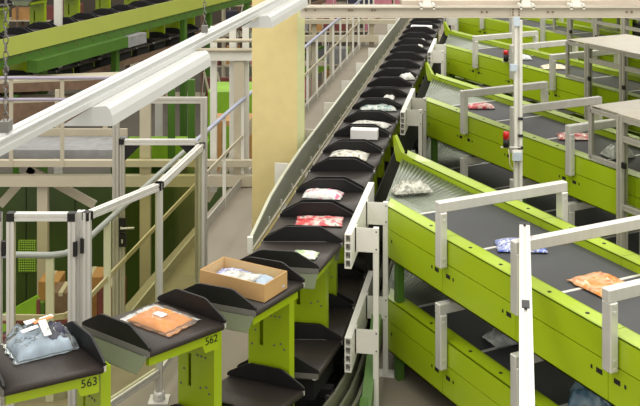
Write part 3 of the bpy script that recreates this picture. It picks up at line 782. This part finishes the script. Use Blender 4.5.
# ------------------------------------------------------------------ guard fence and gate at the left
ZF = 1.99
P0, P1, P2, P3 = Vector((-2.57, 8.65, 0)), Vector((-2.06, 8.65, 0)), Vector((-1.47, 9.5, 0)), Vector((-1.24, 10.90, 0))
fn = thing('guard_fence', 'aluminium and glass guard fence on the inner side of the curve', 'fence', (-1.9, 9.2, 0))
PM = Vector((-3.4, 8.62, 0)); PL = Vector((-2.68, 8.65, 0)); P1b = Vector((-1.94, 8.67, 0)); P1c = Vector((-2.00, 8.70, 0))
pw = .062
def fpost(p, z=ZF):
    return part('post', MB().tslot((p.x, p.y, 0.012), (p.x, p.y, z), pw), 'alu', fn, world=True)
for p in (PL, P0, P1, P2, P3): fpost(p)
part('post', MB().tslot((P1c.x, P1c.y, .012), (P1c.x, P1c.y, ZF + .0), pw), 'alu', fn, world=True)
part('post', MB().tslot((P1b.x, P1b.y, .012), (P1b.x, P1b.y, ZF), pw), 'alu', fn, world=True)
for a, b in ((PM, PL), (P0, P1), (P1b, P2), (P2, P3)):
    d = (b - a).normalized(); zt = Vector((0, 0, ZF - .03))
    tb = part('top_bar', MB().tslot(a + d * .03 + zt, b - d * .03 + zt, pw), 'alu', fn, world=True)
    pieces('corner_cap', MB().bar(a - d * .03 + zt, a + d * .035 + zt, .066, .068).bar(b - d * .035 + zt, b + d * .03 + zt, .066, .068), 'black', tb, True)
    bb = Vector((0, 0, .27)); part('bottom_bar', MB().tslot(a + d * .03 + bb, b - d * .03 + bb, pw), 'alu', fn, world=True)
    s = d.cross(Vector((0, 0, 1))) * .003
    q = MB().hexa([a + d * .02 - s + bb, a + d * .02 + s + bb, b - d * .02 + s + bb, b - d * .02 - s + bb, a + d * .02 - s + zt, a + d * .02 + s + zt, b - d * .02 + s + zt, b - d * .02 - s + zt])
    part('pane', q, 'glass', fn, world=True)
for p in (P0, P1b, P2, P3):
    part('foot_plate', MB().box(p.x - .09, p.x + .09, p.y - .09, p.y + .09, 0, .012).lathe(p.x, p.y, [(.06, .012), (.045, .09)], 8), 'alu', fn, world=True)
hg = MB()
for a_, z in ((P0 - Vector((.055, 0.0, 0)), 1.70), (P1 + Vector((.03, -.01, 0)), 1.70), (P1b - Vector((.035, .01, 0)), 1.72)): hg.box(a_.x - .015, a_.x + .015, a_.y - .035, a_.y + .0, z - .06, z + .06)
pieces('hinge', hg, 'black', fn, world=True)
GX0, GX1, GY = (116 - 320) / F * 10.95, (204 - 320) / F * 10.95, 10.95
gf = thing('gate_frame', 'tall beige aluminium gate frame across the aisle behind the fence', 'gate frame', ((GX0 + GX1) / 2, GY, 0))
for x in (GX0, GX1): part('post', MB().tslot((x, GY, 0), (x, GY, 2.46), .066), 'alu_warm', gf, world=True)
part('lintel', MB().tslot((GX0 + .03, GY, 2.43), (GX1 - .03, GY, 2.43), .06), 'alu_warm', gf, world=True)
gt = thing('glazed_gate', 'glazed gate with a black lock and steel handle in the beige frame', 'gate', ((GX0 + GX1) / 2, GY, .05))
L0, L1 = GX0 + .068, GX1 - .068
for x in (L0, L1): part('stile', MB().tslot((x, GY, .08), (x, GY, ZF), .052), 'alu_warm', gt, world=True)
for z in (ZF - .0, .12): part('rail', MB().tslot((L0 + .026, GY, z), (L1 - .026, GY, z), .056), 'alu', gt, world=True)
part('pane', MB().box(L0, L1, GY - .003, GY + .003, .1, ZF), 'glass', gt, world=True)
for x, sg in ((L0 + .026, 1), (L1 - .026, -1)):
    part('corner_gusset', MB().prism([(x, GY - .012, ZF - .03), (x + sg * .17, GY - .012, ZF - .03), (x, GY - .012, ZF - .20)], (0, .024, 0)), 'black', gt, world=True, label='black triangular corner gusset')
part('hinge', MB().box(L0 - .03, L0 + .02, GY - .04, GY + .03, ZF - .02, ZF + .04), 'black', gt, world=True)
zl0, zl1 = az(245, GY), az(217, GY)
lk = part('lock', MB().box(L0 - .03, L0 + .05, GY - .06, GY - .026, zl0, (zl0 + zl1) / 2 - .01).box(L0 - .03, L0 + .05, GY - .06, GY - .026, (zl0 + zl1) / 2 + .005, zl1), 'black', gt, world=True, label='black lock case')
zh = (zl0 + zl1) / 2 + .06
part('handle', MB().tube([(L0 + .0, GY - .06, zh), (L0 + .0, GY - .10, zh), (L0 + .14, GY - .10, zh + .005)], .012, 8), 'alu', lk, world=True, label='steel lever handle')
part('keyhole', MB().box(L0 + .002, L0 + .014, GY - .063, GY - .06, zl0 + .04, zl0 + .08), 'alu', lk, world=True)

# ------------------------------------------------------------------ handrail along the edge of the floor
hr = thing('handrail', 'blue-grey tube handrail on cream posts along the left edge of the aisle', 'handrail', st(14, -4.2))
def ed(s): return st(s, -4.05 - .10 * min(1, max(0, (s - 9.2) / 5)))
line = [Vector((-6.5, 9.45, 1.33)), Vector((-2.75, 9.5, 1.33)), Vector((-2.45, 9.49, 1.33)), Vector((-2.34, 9.53, 1.33)), Vector((-2.28, 9.64, 1.33))] + [ed(s) + Vector((0, 0, 1.33)) for s in (9.2, 10.2, 12, 15, 20, 24, 30)]
part('top_tube', MB().tube(line, .029, 10), 'tube_blue', hr, world=True, label='smooth blue-grey tube')
mid = [Vector((p.x, p.y, .76)) for p in line]
mm = MB()
for a, b in zip(mid, mid[1:]): mm.bar(a, b, .02, .05)
part('mid_rail', mm, 'cream_paint', hr, world=True)
kk = MB()
for a, b in zip(mid, mid[1:]): kk.bar((a.x, a.y, .07), (b.x, b.y, .07), .015, .14)
part('kick_plate', kk, 'alu_warm', hr, world=True)
posts = [Vector(((50 - 320) / F * 9.5, 9.5, 0)), Vector((-4.0, 9.47, 0))] + [ed(s) for s in [9.86] + [14.53 + 1.055 * i for i in range(17)]]
for p in posts: part('post', MB().box(p.x - (.035 if p.y < 12 else .024), p.x + (.035 if p.y < 12 else .024), p.y - .02, p.y + .02, .0, 1.32), 'white_paint', hr, world=True)

# ------------------------------------------------------------------ crossing platform beyond the handrail (left)
pf = thing('crossing_platform', 'cream steel platform with grey deck and lavender railing behind the fence', 'platform', (-3.4, 16, -3.0))
xl, xr, Yp = -6.4, -1.0, 16.0
for (a, b) in ((160, 166.3), (175.3, 186)):
    part('beam', MB().box(xl, xr, Yp - .04, Yp + .06, az(b, Yp), az(a, Yp)), 'cream_paint', pf, world=True)
part('deck', MB().box(xl, (117 - 320) / F * 16.2, 16.2, 17.05, az(158.5, 16.2), az(150, 16.2)), 'grey_deck', pf, world=True)
part('toe_board', MB().box(xl, (117 - 320) / F * 16.2, 17.06, 17.1, az(158, 17.06), az(129, 17.06)), 'cream_paint', pf, world=True)
for px in (12, 63, -45):
    x = (px - 320) / F * Yp; part('railing_post', MB().box(x - .028, x + .028, Yp - .06, Yp - .03, az(166, Yp), az(76, Yp)), 'cream_paint', pf, world=True)
for px in (57, 105):
    x = (px - 320) / F * 17.1; part('railing_post', MB().box(x - .035, x + .035, 17.1, 17.14, az(140, 17.1), az(90, 17.1)), 'cream_paint', pf, world=True)
for py in (77, 98.5): part('railing_tube', MB().tube([(xl, Yp - .07, az(py, Yp)), ((118 - 320) / F * Yp, Yp - .07, az(py, Yp))], .024, 8), 'lavender', pf, world=True)
for px in (42.5, 145, 239):
    x = (px - 320) / F * 16.1; zt = az(186, 16.1) if px < 100 else az(50 if px > 200 else 98, 16.1)
    part('column', MB().box(x - .08, x + .08, 16.08, 16.2, -3.0, zt), 'cream_paint', pf, world=True)
for (a, b) in (((0, 205), (33, 168)), ((28, 168), (95, 205)), ((206, 200), (262, 108))):
    p, q = ay(*a, 16.5), ay(*b, 16.5); part('brace', MB().bar(p, q, .05, .13), 'cream_paint', pf, world=True)
x = (203 - 320) / F * 16.1
part('cross_beam', MB().box(x, (256 - 320) / F * 16.1, 16.04, 16.16, az(60, 16.1), az(50, 16.1)), 'white_paint', pf, world=True)
part('cross_tube', MB().tube([ay(196, 40.5, 16), ay(256, 40.5, 16)], .03, 8), 'cream_paint', pf, world=True)
part('cross_tube', MB().tube([ay(190, 50, 16), ay(252, 50, 16)], .03, 8), 'cream_paint', pf, world=True)
for px in (214, 233, 246):
    x = (px - 320) / F * 16.3; part('hanger_post', MB().box(x - .05, x + .05, 16.2, 16.3, az(190, 16.3), az(26, 16.3)), 'white_paint', pf, world=True)
# green housing wall under the platform
gw = thing('green_housing', 'dark green machine housing under the cream platform', 'machine housing', (-3.5, 18, -3.0))
part('panel', MB().box(-7.5, -1.05, 17.8, 18.6, -3.0, az(187, 17.8)), 'wall_green', gw, world=True)
gm = MB()
for px in (26, 75): x = (px - 320) / F * 17.79; gm.box(x - .006, x + .006, 17.79, 17.8, -3.0, az(187, 17.8))
pieces('panel_seam', gm, 'matt_black', gw, world=True)
xa, xb = (18 - 320) / F * 17.75, (35.5 - 320) / F * 17.75; mz0, mz1 = az(272, 17.75), az(241, 17.75); me_ = MB()
for i in range(9): x = xa + (xb - xa) * i / 8; me_.box(x - .004, x + .004, 17.74, 17.77, mz0, mz1)
for i in range(14): z = mz0 + (mz1 - mz0) * i / 13; me_.box(xa, xb, 17.735, 17.765, z - .004, z + .004)
part('mesh_window', MB().box(xa, xb, 17.78, 17.799, mz0, mz1), 'mesh_glow', gw, world=True, label='yellow-green mesh window with an added glow')  # brightness comes from a glow added to the pane itself
part('mesh_wires', me_, 'deep_green', gw, world=True)
# lower-level clutter seen through the fence
def crate(name, x, y, z, w, l, h, m, label, cat='box', group=None):
    t = thing(name, label, cat, (x, y, z), 0, group)
    part('body', MB().box(-w / 2, w / 2, -l / 2, l / 2, 0, h).bevel(.01), m, t)
    part('lid_tape', MB().box(-.03, .03, -l / 2 - .002, l / 2, h - .05, h + .003), 'cream_paint', t); return t
for (px, py, w, h, lab, m) in ((52, 318, .30, .62, 'brown carton stack-end behind the fence, beside the red rail', 'wood'), (64, 322, .28, .5, 'brown carton next to the fence corner on the lower floor', 'rack_brown'), (92, 322, .40, .75, 'brown carton behind the slanted fence panel', 'wood'), (112, 330, .36, .7, 'reddish carton beside the gate post on the lower floor', 'maroon')):
    p = at(px, py, -1.1 - h); crate('carton', p.x, p.y, -1.1 - h, w, .4, h, m, lab, 'box', 'cartons on the lower floor')
rr = thing('red_barrier', 'low dark red barrier on the lower floor behind the fence', 'barrier', (-3.2, 13.2, -3.0))
part('rail', MB().box(-4.6, -2.0, 13.15, 13.22, az(345, 13.2), az(335, 13.2)).box(-4.6, -2.0, 13.15, 13.22, az(322, 13.2), az(318, 13.2)), 'maroon', rr, world=True)
for px in (40, 88): x = (px - 320) / F * 13.2; part('post', MB().box(x - .02, x + .02, 13.1, 13.15, -3, az(297, 13.2)), 'maroon', rr, world=True)
gc = thing('lower_conveyor', 'green lower-level conveyor sloping behind the fence', 'conveyor', (-3.5, 14.6, -3.0))
p, q = ay(12, 318, 14.6), ay(41, 302, 14.6)
part('side_panel', MB().bar(p - (q - p) * 1.0, q, .05, .22), 'lime', gc, world=True); part('support', MB().box(p.x - .05, p.x + .05, p.y - .04, p.y + .04, -3.0, p.z), 'deep_green', gc, world=True)
part('support', MB().box(q.x - .05, q.x + .05, q.y - .04, q.y + .04, -3.0, q.z), 'deep_green', gc, world=True)

# ------------------------------------------------------------------ second sorting line in the left background
dB = Vector((.3935, 1, 0)).normalized(); nB = Vector((dB.y, -dB.x, 0)); B0 = Vector((-6.15, 20, 0))
def bp(L, n, z): return B0 + dB * L + nB * n + Vector((0, 0, z))
bs = thing('background_sorter', 'olive green sorter track housing rising across the upper left background', 'sorter', bp(4, .5, -3.0))
za, zb_, zc = 1.63, 1.31, 1.11
def slab(L0, L1, n0, n1, z0, z1): return MB().hexa([bp(L0, n0, z0), bp(L1, n0, z0), bp(L1, n1, z0), bp(L0, n1, z0), bp(L0, n0, z1), bp(L1, n0, z1), bp(L1, n1, z1), bp(L0, n1, z1)])
m = MB().hexa([bp(-3, .10, zb_), bp(18, .10, zb_), bp(18, .14, zb_), bp(-3, .14, zb_), bp(-3, -.04, za), bp(18, -.04, za), bp(18, 0, za), bp(-3, 0, za)])
part('cover_plate', m, 'olive_green', bs, world=True, label='yellow-green sloping cover plate')
part('side_beam', slab(-3, 18, .02, .10, zc, zb_), 'deep_green', bs, world=True, label='darker green side beam')
bo = MB()
for i in range(44):
    L = -1 + .3 * i; c = bp(L, .105, zb_ - .045); bo.box(c.x - .012, c.x + .012, c.y - .012, c.y + .012, c.z - .012, c.z + .012)
    if i % 2: c = bp(L + .1, .105, zb_ - .12); bo.box(c.x - .014, c.x + .014, c.y - .014, c.y + .014, c.z - .014, c.z + .014)
pieces('bolt', bo, 'rack_brown', bs, world=True)
part('drive_box', slab(.75, 4.1, .06, .3, .88, 1.12), 'deep_green', bs, world=True)
part('drive_hood', slab(4.1, 4.9, .06, .3, .86, 1.10), 'grey_deck', bs, world=True)
part('floor_rail', slab(-3, 18, -.30, -.24, .28, .42), 'rack_brown', bs, world=True)
part('floor_rail', slab(-3, 18, -1.0, -.94, .28, .42), 'rack_brown', bs, world=True)
for L in (1.3, 4.0, 7.2, 8.6, 11):
    part('support', slab(L, L + .14, -.1, .04, -3.0, zc), 'deep_green', bs, world=True)
brz = math.atan2(nB.y, nB.x)
ORD = ['far-left', 'second', 'third', 'fourth', 'fifth', 'sixth', 'seventh', 'eighth', 'ninth', 'tenth', 'eleventh', 'twelfth']
rows = [(-.65 + .80 * i, -.62, .23 if i == 0 else .02, '%s background carrier just behind the green cover plate%s' % (ORD[i], ', carrying white packets' if i == 0 else ', counted from the left')) for i in range(12)]
rows += [(1.95 + 1.35 * i, -1.9, .50, '%s raised background carrier at the top left%s' % (['first', 'second', 'third', 'fourth', 'fifth'][i], ', carrying a red packet' if i == 0 else ', counted from the left')) for i in range(5)]
for L, n_, zo, lab in rows:
    r = copy_tree(carrier); p = bp(L, n_, zo); place(r, p, brz, lab, 'carriers of the background sorting line')
    if L == -.65:
        o = part('polybag', pillow(.4, .3, .07, 77), 'bag_white'); o.location = Vector((p.x, p.y, p.z + 1.503)) * K; o['label'] = 'white packet on the far left background carrier'; o['category'] = 'packet'
    if L == 1.95:
        o = part('polybag', pillow(.3, .3, .07, 78), 'bag_scarlet'); o.location = Vector((p.x, p.y, p.z + 1.503)) * K; o['label'] = 'red packet on the first carrier of the raised background row'; o['category'] = 'packet'
wc = thing('steel_column', 'slim white steel column in the left background, crossed by the green cover plate', 'column', ((58.5 - 320) / F * 22.5, 22.5, -3))
x = (58.5 - 320) / F * 22.5; part('shaft', MB().box(x - .075, x + .075, 22.4, 22.55, -3, 4.8), 'white_paint', wc, world=True)
wc2 = thing('steel_column', 'white steel column in the background near the hanging chain', 'column', ((159 - 320) / F * 27, 27, -3))
x = (159 - 320) / F * 27; part('shaft', MB().box(x - .09, x + .09, 26.9, 27.05, -3, 5), 'white_paint', wc2, world=True)
# brown curved track of the lower return line, upper left
ct = thing('return_track', 'brown and beige return track below the green background sorter', 'track', (-5.5, 20.5, -3))
for (a, b, m) in ((83, 85, 'cream_paint'), (85, 94, 'rack_brown'), (103, 105, 'cream_paint'), (105, 128, 'rack_brown')):
    part('track_strip', MB().hexa([ay(-30, b, 19.5), ay(118, b - 6, 22), ay(118, b - 6, 22) + Vector((0, .6, 0)), ay(-30, b, 19.5) + Vector((0, .6, 0)), ay(-30, a, 19.5), ay(118, a - 6, 22), ay(118, a - 6, 22) + Vector((0, .6, 0)), ay(-30, a, 19.5) + Vector((0, .6, 0))]), m, ct, world=True)
part('support', MB().box(-6.0, -5.9, 20.3, 20.4, -3, az(95, 20.3)), 'deep_green', ct, world=True)

# ------------------------------------------------------------------ racks far behind
def rack(x, y, w, h, z0, label, levels=5, seed=0, upright='rack_brown'):
    rnd = random.Random(seed); t = thing('storage_rack', label, 'rack', (x, y, z0), 0, 'storage racks in the background')
    for i in range(int(w / 1.3) + 1):
        for yy in (0, .6): part('upright', MB().box(-w / 2 + i * 1.3 - .03, -w / 2 + i * 1.3 + .03, yy - .03, yy + .03, 0, h), upright, t)
    br_ = MB()
    for i in range(int(w / 1.3)):
        br_.bar((-w / 2 + i * 1.3, -.04, 0), (-w / 2 + i * 1.3 + .65, -.04, h), .02, .04).bar((-w / 2 + i * 1.3 + .65, -.04, h), (-w / 2 + i * 1.3 + 1.3, -.04, 0), .02, .04) if i % 2 == 0 else None
    part('brace', br_, 'white_paint', t)
    for k in range(levels):
        z = .15 + (h - .3) * k / (levels - 1); part('shelf', MB().box(-w / 2, w / 2, -.05, .65, z - .04, z), 'cream_paint', t)
    return t
names = []
cols = ['rack_brown', 'wood', 'maroon', 'grey_deck', 'pink', 'navy']
colname = {'rack_brown': 'dark brown', 'wood': 'orange-brown', 'maroon': 'dark red', 'grey_deck': 'grey', 'pink': 'pink', 'navy': 'near-black'}
spec = [(-10.5, 33, 6, 6.4, -3, 'long brown storage rack at the far left background', 7), (-4.2, 36, 5, 6.6, -3, 'brown storage rack behind the green background sorter', 7), (-1.1, 31, 3.6, 4.3, -3, 'storage rack behind the column with red and pink cartons', 5),
        (2.6, 38, 5, 5.2, -3, 'cream storage rack in the far background beyond the handrail', 6)]
for si, (x, y, w, h, z0, lab, lv) in enumerate(spec):
    rack(x, y, w, h, z0, lab, lv, si, 'cream_paint' if si > 1 else 'rack_brown')
    rnd = random.Random(50 + si)
    where = ['the far left rack', 'the rack behind the green sorter', 'the rack behind the column', 'the rack beyond the handrail'][si]
    for k in range(lv - 1):
        z = z0 + .15 + (h - .3) * k / (lv - 1); xx = x - w / 2 + .1
        if z < z0 + 1.2 and si < 2: continue
        while xx < x + w / 2 - .4:
            cw_ = rnd.uniform(.35, .8); c_ = rnd.choice(cols[:4] if si < 2 else cols); hh = rnd.uniform(.3, .62)
            if rnd.random() < .75:
                b_ = MB().box(xx, xx + cw_ - .04, y, y + .5, z, z + hh)
                solo('carton', b_, c_, '%s carton on %s' % (colname[c_], where), 'box', '%s cartons on %s' % (colname[c_], where), (xx + cw_ / 2, y + .25, z))
            xx += cw_
# green, red and wooden things seen between the fixture, the gate and the column
gh1 = thing('green_machine', 'bright green machine housing seen between the gate and the yellow column', 'machine', (-2.8, 24, -3))
part('body', MB().box((208 - 320) / F * 24, (262 - 320) / F * 24, 24, 25.2, az(150, 24), az(92, 24)), 'lime', gh1, world=True)
part('flank', MB().box((120 - 320) / F * 23, (205 - 320) / F * 23, 23.5, 24.2, az(172, 23), az(150, 23)), 'lime', gh1, world=True)
part('base', MB().box((118 - 320) / F * 24, (262 - 320) / F * 24, 24.3, 25.2, -3.0, az(150, 24)), 'deep_green', gh1, world=True)
for px in (171, 191): x = (px - 320) / F * 22; part('leg', MB().box(x - .07, x + .07, 22, 22.14, -3, az(80, 22)), 'deep_green', gh1, world=True)
wt = thing('wooden_bench', 'wooden workbench in front of the bright green machine', 'bench', (-1.9, 21.5, -3))
part('top', MB().box((212 - 320) / F * 21.5, (256 - 320) / F * 21.5, 21.5, 22.2, az(126, 21.5), az(121, 21.5)), 'wood', wt, world=True)
for px in (219, 250): x = (px - 320) / F * 21.5; part('leg', MB().box(x - .06, x + .06, 21.5, 21.62, -3, az(126, 21.5)), 'wood', wt, world=True)
mr = thing('red_shelf', 'dark red sloping shelf unit behind the bright green machine', 'shelf', (-2.0, 26.5, -3))
part('panel', MB().box((206 - 320) / F * 26.5, (260 - 320) / F * 26.5, 26.5, 26.6, az(112, 26.5), az(78, 26.5)), 'maroon', mr, world=True)
for i in range(4): p, q = ay(212 + i * 13, 104, 26.4), ay(204 + i * 13, 72, 26.4); part('slat', MB().bar(p, q, .06, .05), 'cream_paint', mr, world=True)
part('post', MB().box((212 - 320) / F * 26.5, (214 - 320) / F * 26.5, 26.6, 26.7, -3, az(78, 26.5)), 'maroon', mr, world=True)
# platform steelwork seen between gate and column; beyond the handrail on the right of the column
for nm, a, b, Yq, m, lab in (('lower_conveyor', (290, 78), (352, 52), 33, 'lime', 'lime green lower-level conveyor beyond the handrail, right of the column'),):
    t = thing(nm, lab, 'conveyor', (0, 33, -3))
    p, q = ay(*a, 31), ay(*b, 36); part('side_panel', MB().bar(p, q, .08, .42), 'lime', t, world=True)
    part('side_panel', MB().bar(p + Vector((-.9, .3, 0)), q + Vector((-.9, .3, 0)), .08, .42), 'deep_green', t, world=True)
    part('belt', MB().bar(p + Vector((-.45, .15, .1)), q + Vector((-.45, .15, .1)), .9, .06), 'conveyor_belt', t, world=True)
    for f in (.1, .9): c = p + (q - p) * f; part('support', MB().box(c.x - .06, c.x + .06, c.y - .06, c.y + .06, -3, c.z), 'deep_green', t, world=True)
fb = thing('far_mezzanine', 'cream steel mezzanine edge far behind the handrail', 'mezzanine', (2, 30, -3))
for a, b in ((36, 42), (20, 24)): part('beam', MB().box(-1.5, 3.4, 29.0, 29.2, az(b, 29), az(a, 29)), 'cream_paint', fb, world=True)
for px in (314, 332, 352, 372): x = (px - 320) / F * 29; part('post', MB().box(x - .07, x + .07, 29.2, 29.34, -3, az(10, 29)), 'cream_paint', fb, world=True)

# ------------------------------------------------------------------ light and camera
def area(name, x, y, z, sx, sy, power, col=(1, .97, .9), rz=0.):
    l = bpy.data.lights.new(name, 'AREA'); l.shape = 'RECTANGLE'; l.size = sx * K; l.size_y = sy * K; l.energy = power; l.color = col
    o = bpy.data.objects.new(name, l); C.objects.link(o); o.location = Vector((x, y, z)) * K; o.rotation_euler = (0, 0, rz); return o
hz = -math.atan2(sv.x, sv.y)
for i, (x, y) in enumerate(((-4.5, 8), (-1.0, 5.5), (2.5, 7), (6.0, 8), (-5, 18), (1, 15), (5.5, 16), (-6, 27), (1, 25), (8, 26), (-4, 36), (4, 36))):
    area('hall_light', x, y, 7.4, .8, 7, 118, rz=hz)
w = bpy.data.worlds.new('World'); bpy.context.scene.world = w; w.use_nodes = True
w.node_tree.nodes['Background'].inputs['Color'].default_value = (1, .96, .88, 1); w.node_tree.nodes['Background'].inputs['Strength'].default_value = 1.15
cam = bpy.data.cameras.new('Camera'); co = bpy.data.objects.new('Camera', cam); C.objects.link(co)
co.location = (0, 0, H * K); co.rotation_euler = (PI / 2, 0, 0)
cam.sensor_fit = 'HORIZONTAL'; cam.sensor_width = 36; cam.lens = F / 640 * 36; cam.shift_y = (HY - 203) / 640; cam.clip_end = 200; cam.clip_start = .05
sc = bpy.context.scene; sc.camera = co
sc.view_settings.view_transform = 'Standard'; sc.view_settings.look = 'None'; sc.view_settings.exposure = 0; sc.view_settings.gamma = 1; sc.view_settings.use_curve_mapping = False
